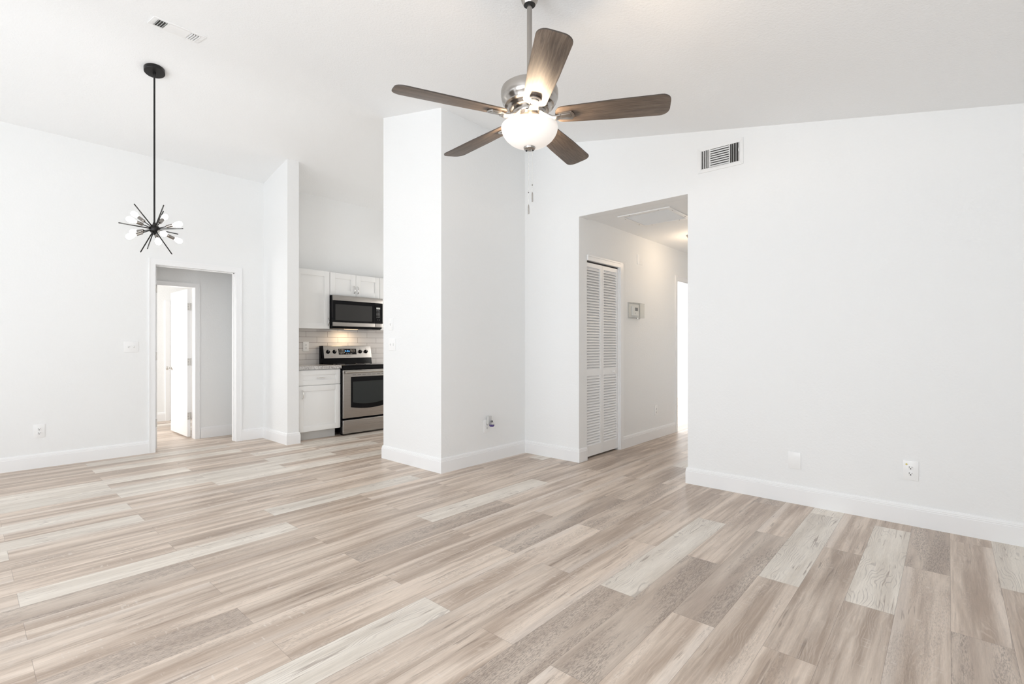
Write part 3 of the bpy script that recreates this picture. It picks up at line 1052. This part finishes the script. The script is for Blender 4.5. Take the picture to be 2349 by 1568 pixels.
b = MB().lathe([(0, -0.168), (0.006, -0.168), (0.010, -0.164), (0.022, -0.163), (0.028, -0.159), (0.030, -0.151), (0.027, -0.147), (0.0, -0.146)], seg=32)
fin = b.build('finial', 'nickel', t_)
for dx, dy in ((0.012, -0.012), (-0.004, 0.017)):
    MB().ball((dx, dy, -0.164), 0.0045, 10).build('finial_hole', 'slot', fin)
# each blade: local x runs outward; the iron is its sub-part
PITCH = R(-12)


def blade_outline():
    pts = []
    L0, L1 = 0.128, 0.675
    hw0, hw1 = 0.056, 0.0725
    rc = 0.045
    # root end, slightly rounded
    for k in range(7):
        a_ = PI / 2 + PI * k / 6
        pts.append((L0 + 0.035 + 0.035 * math.cos(a_), hw0 * math.sin(a_)))
    pts.append((0.40, -(hw0 + hw1) / 2 - 0.004))
    for k in range(7):
        a_ = -PI / 2 + (PI / 2) * k / 6
        pts.append((L1 - rc + rc * math.cos(a_), -hw1 + rc + rc * math.sin(a_)))
    for k in range(7):
        a_ = (PI / 2) * k / 6
        pts.append((L1 - rc + rc * math.cos(a_), hw1 - rc + rc * math.sin(a_)))
    pts.append((0.40, (hw0 + hw1) / 2 + 0.004))
    return pts


PM = Matrix.Rotation(PITCH, 4, 'X')
ol = blade_outline()
for k in range(5):
    ang = R(12 + 72 * k)
    if k == 0:
        b = MB(PM)
        b.prism(ol, -0.0030, 0.0030, 'z')
        bl = b.build('blade', 'bladewood', t_, bevel=0.0012)
        bl.data.materials.append(M['bladeedge'])
        for p in bl.data.polygons:
            if abs((PM.inverted().to_3x3() @ p.normal).z) < 0.6:
                p.material_index = 1
        # iron: curved arm from the flywheel, then a plate under the blade
        b = MB()
        arm = [(0.066, 0.012, 0.030), (0.082, 0.004, 0.030), (0.098, -0.006, 0.027), (0.116, -0.014, 0.024), (0.136, -0.015, 0.022), (0.156, -0.0095, 0.022)]
        vs, fs = [], []
        for x, z, hw in arm:
            vs += [(x, -hw, z - 0.004), (x, hw, z - 0.004), (x, hw, z + 0.004), (x, -hw, z + 0.004)]
        for i in range(len(arm) - 1):
            for q in range(4):
                fs.append((i * 4 + q, i * 4 + (q + 1) % 4, i * 4 + 4 + (q + 1) % 4, i * 4 + 4 + q))
        fs += [(3, 2, 1, 0), tuple(len(arm) * 4 - 4 + q for q in range(4))]
        b.add(vs, fs)
        b.M = PM
        b.prism([(0.146, -0.022), (0.210, -0.029), (0.222, -0.016), (0.225, 0.0), (0.222, 0.016), (0.210, 0.029), (0.146, 0.022)], -0.0125, -0.0032, 'z')
        b.prism([(0.158, -0.014), (0.203, -0.019), (0.212, 0.0), (0.203, 0.019), (0.158, 0.014)], -0.0155, -0.012, 'z')
        ir = b.build('blade_iron', 'nickel', bl, bevel=0.0015)
        bl.rotation_euler = (0, 0, ang)
        blade0, iron0 = bl, ir
    else:
        bl = blade0.copy()
        C.objects.link(bl)
        bl.parent = t_
        bl.rotation_euler = (0, 0, ang)
        ir = iron0.copy()
        C.objects.link(ir)
        ir.parent = bl
for (cx, cy, zb) in ((-0.004, 0.003, -0.440), (0.010, -0.010, -0.378)):
    b = MB()
    z = -0.166
    while z > zb:
        b.ball((cx, cy, z), 0.0013, 6)
        z -= 0.0036
    b.cyl((cx, cy, -0.166), (cx, cy, zb), 0.0005, seg=6)
    ch = b.build('pull_chain', 'chrome', t_)
    MB().lathe([(0, zb - 0.044), (0.0035, zb - 0.043), (0.0042, zb - 0.038), (0.0038, zb - 0.006), (0.002, zb + 0.004), (0, zb + 0.005)], (cx, cy, 0), 12).build('pull_fob', 'nickel', ch)
    MB().ball((cx, cy, (zb - 0.166) * 0.62), 0.0028, 8).build('chain_bead', 'screw', ch)
for k in range(3):
    a_ = R(228 + 120 * k)
    point('fan_lamp', (0.082 * math.cos(a_), 0.082 * math.sin(a_), -0.048), 4.6, WARM, 0.024, t_)

# ------------------------------------------------------------------ sputnik chandelier
HUB = Vector((1.093, 5.033, 2.1485))
t_ = thing('chandelier', 'black sputnik chandelier with glowing bulbs hanging over the dining space', 'chandelier', tuple(HUB))
zt = zc(HUB.y) - HUB.z
tilt = Matrix.Rotation(-math.atan(0.211), 4, 'X')
b = MB()
b.lathe([(0, 0.006), (0.072, 0.006), (0.0745, 0.0), (0.0745, -0.030), (0.0715, -0.033), (0.012, -0.034), (0, -0.034)], (0, 0, zt), 40, tilt)
b.build('canopy', 'chandblack', t_)
b = MB().cyl((0, 0, 0.03), (0, 0, zt - 0.018), 0.0068, seg=14)
b.lathe([(0.006, zt - 0.075), (0.010, zt - 0.070), (0.012, zt - 0.045), (0.010, zt - 0.020)], seg=16)
b.lathe([(0.014, 0.034), (0.011, 0.052), (0.007, 0.060)], seg=16)
b.build('stem', 'chandblack', t_)
b = MB().ball((0, 0, 0), 0.040, 28)
b.cyl((0, 0, -0.052), (0, 0, -0.036), 0.007, seg=12)
b.build('hub', 'chandblack', t_)
SPOKES = [(-0.179, -0.215, 0.133), (0.004, -0.270, 0.152), (0.110, 0.200, 0.210), (-0.266, -0.158, -0.022), (0.135, -0.279, -0.015),
          (0.224, 0.213, 0.028), (0.174, 0.199, -0.163), (-0.092, -0.212, -0.207), (-0.045, 0.256, -0.169)]
for p in SPOKES:
    d_ = Vector(p)
    MB().tube([d_.normalized() * 0.036, d_ * 0.6, d_ * 0.985, d_], [0.0047, 0.0047, 0.0047, 0.0042], 10).build('spoke', 'chandblack', t_)
ARMS = [(-0.111, 0.173, 0.142), (-0.201, -0.147, 0.022), (-0.110, 0.224, -0.010), (-0.196, -0.106, -0.113), (0.115, 0.156, 0.159),
        (0.133, -0.209, 0.035), (0.215, 0.115, -0.053), (-0.016, -0.203, -0.145), (0.016, -0.238, -0.075)]
for p in ARMS:
    d_ = Vector(p).normalized()
    ar = MB().cyl(d_ * 0.036, d_ * 0.125, 0.0040, seg=10).build('arm', 'chandblack', t_)
    b = MB().cyl(d_ * 0.118, d_ * 0.126, 0.009, 0.0138, 16)
    b.cyl(d_ * 0.126, d_ * 0.186, 0.0138, 0.0138, 18)
    b.build('socket', 'gunmetal', ar)
    q = d_.to_track_quat('Z', 'Y').to_matrix().to_4x4()
    MB().lathe([(0.011, 0.182), (0.012, 0.196), (0.018, 0.212), (0.0225, 0.232), (0.0225, 0.244), (0.018, 0.258), (0.010, 0.265), (0, 0.2665)], (0, 0, 0), 18, q).build('bulb', 'bulb', ar)

# ------------------------------------------------------------------ kitchen
YB = YL - 0.0085      # face of the backsplash


def shaker(x0, x1, z0, z1, y, rail=0.062, th=0.020):
    b_ = MB()
    b_.box(x0, x0 + rail, y, y + th, z0, z1).box(x1 - rail, x1, y, y + th, z0, z1)
    b_.box(x0 + rail, x1 - rail, y, y + th, z0, z0 + rail).box(x0 + rail, x1 - rail, y, y + th, z1 - rail, z1)
    b_.box(x0 + rail, x1 - rail, y + 0.009, y + th, z0 + rail, z1 - rail)
    return b_


def bow_pull(p0, p1, y, parent):
    """arched bar pull between two points on a front facing -Y"""
    p0, p1 = Vector((p0[0], y, p0[1])), Vector((p1[0], y, p1[1]))
    pts, rs = [], []
    for k in range(13):
        f = k / 12
        q = p0.lerp(p1, f)
        q.y -= 0.026 * math.sin(PI * f) ** 0.55
        pts.append(q)
        rs.append(0.0058 if k in (0, 12) else 0.0042 + 0.0012 * math.sin(PI * f))
    return MB().tube(pts, rs, 10).build('handle', 'chrome', parent, label='curved chrome handle')


# base cabinet left of the range
t_ = thing('base_cabinet', 'white shaker base cabinet with one drawer, left of the range', 'cabinet', (0, 0, 0))
b = MB()
b.box(2.678, 3.250, 5.862, YB, 0.105, 0.868)
b.build('carcass', 'cabinet', t_, bevel=0.001)
MB().box(2.680, 3.215, 5.924, YB, 0.0, 0.105).build('toe_kick', 'toekick', t_)
dr = shaker(2.694, 3.246, 0.676, 0.858, 5.842, 0.060).build('drawer', 'cabinet', t_, bevel=0.0015)
bow_pull((2.932, 0.762), (3.036, 0.762), 5.842, dr)
dr = shaker(2.694, 3.246, 0.112, 0.668, 5.842, 0.066).build('door', 'cabinet', t_, bevel=0.0015)
bow_pull((2.750, 0.616), (2.750, 0.514), 5.842, dr)
o = MB().box(2.677, 3.254, 5.820, YB, 0.8685, 0.908).build('countertop', 'granite', bevel=0.003)
tag(o, 'speckled grey granite countertop on the base cabinet', 'countertop')

# wall cabinets
GRP = 'white shaker wall cabinets above the range'
t_ = thing('wall_cabinet', 'tall single-door white wall cabinet left of the microwave', 'cabinet', (0, 0, 0), group=GRP)
MB().box(2.678, 3.252, 6.146, YL - 0.001, 1.385, 2.138).build('carcass', 'cabinet', t_, bevel=0.001)
dr = shaker(2.790, 3.250, 1.383, 2.140, 6.126, 0.070).build('door', 'cabinet', t_, bevel=0.0015)
bow_pull((3.228, 1.525), (3.228, 1.428), 6.126, dr)
MB().box(2.678, 2.787, 6.128, 6.146, 1.385, 2.138).build('filler', 'cabinet', t_)
t_ = thing('wall_cabinet', 'short two-door white wall cabinet over the microwave', 'cabinet', (0, 0, 0), group=GRP)
MB().box(3.256, 4.018, 6.146, YL - 0.001, 1.833, 2.138).build('carcass', 'cabinet', t_, bevel=0.001)
dr = shaker(3.259, 3.635, 1.835, 2.134, 6.126, 0.072).build('door', 'cabinet', t_, bevel=0.0015)
bow_pull((3.609, 1.978), (3.609, 1.880), 6.126, dr)
dr = shaker(3.639, 4.015, 1.835, 2.134, 6.126, 0.072).build('door', 'cabinet', t_, bevel=0.0015)
bow_pull((3.665, 1.976), (3.665, 1.878), 6.126, dr)
t_ = thing('wall_cabinet', 'white wall cabinet right of the microwave, cut off by the block', 'cabinet', (0, 0, 0), group=GRP)
MB().box(4.022, 4.50, 6.146, YL - 0.001, 1.385, 2.138).build('carcass', 'cabinet', t_, bevel=0.001)
dr = shaker(4.023, 4.498, 1.383, 2.134, 6.126, 0.070).build('door', 'cabinet', t_, bevel=0.0015)
bow_pull((4.05, 1.525), (4.05, 1.428), 6.126, dr)

# microwave
t_ = thing('microwave', 'stainless and black microwave mounted over the range', 'microwave', (0, 0, 0))
b = MB()
b.box(3.260, 4.014, 6.070, YL - 0.012, 1.400, 1.829)
b.box(3.275, 4.000, 6.075, YL - 0.012, 1.388, 1.400)
b.build('body', 'black', t_, bevel=0.002)
b = MB().box(3.259, 4.015, 6.046, 6.072, 1.761, 1.829)
b.build('top_trim', 'steel', t_, bevel=0.003)
dr = MB().box(3.259, 3.886, 6.048, 6.070, 1.4735, 1.760).build('door', 'blackglass', t_, bevel=0.002)
MB().box(3.290, 3.844, 6.0472, 6.0485, 1.497, 1.711).build('window', 'mwglass', dr)
MB().box(3.259, 3.886, 6.046, 6.072, 1.420, 1.472).build('bottom_trim', 'steel', t_, bevel=0.003)
MB().box(3.889, 4.015, 6.046, 6.072, 1.420, 1.472).build('bottom_trim', 'steel', t_, bevel=0.003)
cp = MB().box(3.889, 4.015, 6.048, 6.070, 1.4735, 1.760).build('control_panel', 'blackglass', t_, bevel=0.002)
MB().box(3.912, 3.972, 6.0465, 6.0485, 1.676, 1.700).build('display', 'lcd', cp)
b = MB()
for r_ in range(6):
    for c_ in range(3):
        x, z = 3.920 + c_ * 0.022, 1.655 - r_ * 0.0185
        b.box(x - 0.0045, x + 0.0045, 6.0468, 6.0485, z - 0.0025, z + 0.0025)
for x in (3.933, 3.960):
    b.box(x - 0.004, x + 0.004, 6.0468, 6.0485, 1.523, 1.526)
b.build('buttons', 'mark', cp)
MB().box(3.52, 3.70, 6.18, 6.24, 1.384, 1.3885).build('lamp_lens', 'lens', t_)
area('cooktop_lamp', (3.61, 6.27, 1.380), (0, 0, 0), 0.16, 0.06, 1.6, (1.0, 0.72, 0.42)).parent = t_

# range
t_ = thing('range', 'freestanding stainless electric range with black glass cooktop', 'range', (0, 0, 0))
b = MB()
b.box(3.262, 4.022, 5.845, 6.425, 0.03, 0.890)
for x in (3.30, 3.98):
    for y in (5.90, 6.38):
        b.cyl((x, y, 0), (x, y, 0.032), 0.018, seg=12)
b.build('body', 'black', t_, bevel=0.002)
b = MB()
b.box(3.262, 4.022, 5.812, 6.425, 0.893, 0.907).box(3.264, 4.020, 5.806, 5.845, 0.851, 0.892)
b.build('cooktop', 'blackglass', t_, bevel=0.003)
b = MB()
for cx, cy, rr in ((3.46, 6.02, 0.10), (3.83, 6.02, 0.085), (3.46, 6.26, 0.075), (3.83, 6.26, 0.10)):
    b.lathe([(rr, 0.9068), (rr, 0.9074), (rr - 0.003, 0.9074), (rr - 0.003, 0.9068)], (cx, cy, 0), 40)
b.build('burner_ring', 'softslot', t_)
# backguard: black slanted lower part, end cap and a steel control panel
b = MB()
b.prism([(6.330, 0.905), (6.440, 0.905), (6.440, 1.157), (6.385, 1.157), (6.350, 0.998)], 3.264, 4.020, 'x')
bg = b.build('backguard', 'black', t_, bevel=0.003)


def panel_y(z):       # front of the leaning steel panel
    return 6.332 + (z - 0.987) * (6.368 - 6.332) / (1.158 - 0.987)


b = MB()
b.prism([(panel_y(0.987), 0.987), (6.375, 0.987), (6.395, 1.158), (panel_y(1.158), 1.158)], 3.284, 4.018, 'x')
pn = b.build('control_panel', 'steel', t_, bevel=0.004, seg=3)
b = MB()
b.prism([(6.333, 0.987), (6.376, 0.987), (6.396, 1.159), (6.366, 1.159)], 3.264, 3.2835, 'x')
b.build('end_cap', 'black', t_, bevel=0.002)
nrm = Vector((0, -1, 0.21)).normalized()
for x in (3.345, 3.440, 3.838, 3.930):
    z = 1.075
    c_ = Vector((x, panel_y(z), z))
    b = MB().cyl(c_ - nrm * 0.001, c_ + nrm * 0.006, 0.028, 0.026, 28)
    b.cyl(c_ + nrm * 0.006, c_ + nrm * 0.024, 0.022, 0.019, 24)
    kb = b.build('knob', 'black', pn)
    b = MB()
    b.box(x - 0.002, x + 0.002, c_.y - 0.028, c_.y - 0.024, z + 0.004, z + 0.022)
    b.build('pointer', 'mark', kb)


def on_panel(b_, x0, x1, z0, z1, lift=0.0008):
    b_.add([(x0, panel_y(z0) - lift, z0), (x1, panel_y(z0) - lift, z0), (x1, panel_y(z1) - lift, z1), (x0, panel_y(z1) - lift, z1),
            (x0, panel_y(z0) + 0.002, z0), (x1, panel_y(z0) + 0.002, z0), (x1, panel_y(z1) + 0.002, z1), (x0, panel_y(z1) + 0.002, z1)],
           [(0, 1, 2, 3), (7, 6, 5, 4), (0, 4, 5, 1), (1, 5, 6, 2), (2, 6, 7, 3), (3, 7, 4, 0)])
    return b_


MBd = on_panel(MB(), 3.502, 3.776, 1.036, 1.118, 0.0012)
dp = MBd.build('display', 'blackglass', pn)
b = MB()
for r_ in range(4):
    for c_ in range(4):
        if r_ == 3 and c_ > 2:
            continue
        x, z = 3.523 + c_ * 0.021, 1.108 - r_ * 0.020
        on_panel(b, x - 0.005, x + 0.005, z - 0.003, z + 0.003, 0.002)
for r_ in range(3):
    for c_ in range(4):
        x, z = 3.690 + c_ * 0.018, 1.110 - r_ * 0.018
        on_panel(b, x - 0.003, x + 0.003, z - 0.003, z + 0.003, 0.002)
for c_ in range(4):
    on_panel(b, 3.622 + c_ * 0.026 - 0.005, 3.622 + c_ * 0.026 + 0.005, 1.045, 1.051, 0.002)
b.build('button_marks', 'mark', dp)


def lettering(text, size, x, z, mat, parent, lift):
    cu = bpy.data.curves.new('lettering', 'FONT')
    cu.body = text
    cu.size = size
    cu.align_x = 'CENTER'
    cu.align_y = 'CENTER'
    cu.extrude = 0.0004
    cu.space_character = 1.25
    tmp = bpy.data.objects.new('lettering', cu)
    C.objects.link(tmp)
    bpy.context.view_layer.update()
    me_ = bpy.data.meshes.new_from_object(tmp.evaluated_get(bpy.context.evaluated_depsgraph_get()))
    bpy.data.objects.remove(tmp)
    o_ = bpy.data.objects.new('lettering', me_)
    me_.materials.clear()
    me_.materials.append(M[mat])
    C.objects.link(o_)
    o_.parent = parent
    o_.location = (x, panel_y(z) - lift, z)
    o_.rotation_euler = (R(90) - math.atan(0.21), 0, 0)
    return o_


lettering('4:26', 0.034, 3.636, 1.083, 'clock', dp, 0.0018)
lettering('SAMSUNG', 0.0135, 3.646, 1.014, 'ink', pn, 0.0014)
b = MB()
for x in (3.345, 3.440, 3.838, 3.930):
    on_panel(b, x - 0.004, x + 0.004, 1.112, 1.118).add([], [])
    on_panel(b, x - 0.003, x + 0.003, 1.030, 1.034)
b.build('knob_marks', 'ink', pn)
on_panel(MB(), 3.385, 3.410, 1.0115, 1.0145).build('warning_mark', 'inkred', pn)
# oven door with arched black window, bar handle and storage drawer
b = MB().box(3.264, 4.020, 5.800, 5.843, 0.222, 0.845)
od = b.build('oven_door', 'steel', t_, bevel=0.006, seg=3)


def arched(x0, x1, z0, z1, sag, y0, y1):
    pts = [(x0, z1), (x1, z1)]
    for k in range(17):
        f = k / 16
        pts.append((x1 + (x0 - x1) * f, z0 - sag * (1 - (2 * f - 1) ** 2)))
    return MB().prism(pts, y0, y1, 'y')


arched(3.372, 3.912, 0.360, 0.755, 0.028, 5.7985, 5.802).build('window_surround', 'blackglass', od)
arched(3.400, 3.884, 0.422, 0.692, 0.030, 5.7978, 5.800).build('window', 'ovenglass', od)
b = MB()
b.cyl((3.275, 5.756, 0.820), (4.009, 5.756, 0.820), 0.0135, seg=18)
for x in (3.300, 3.984):
    b.cyl((x, 5.756, 0.820), (x, 5.801, 0.820), 0.010, seg=12)
b.build('handle', 'satin', od)
b = MB()
for k in range(7):
    x = 3.42 + k * 0.073
    b.box(x - 0.026, x + 0.026, 5.7990, 5.801, 0.7775, 0.7815)
b.build('vent_slot', 'slot', od)
MB().box(3.264, 4.020, 5.802, 5.843, 0.022, 0.198).build('storage_drawer', 'steel', t_, bevel=0.006, seg=3)

# thin things in plain view that belong to the shell
bpy.context.view_layer.update()
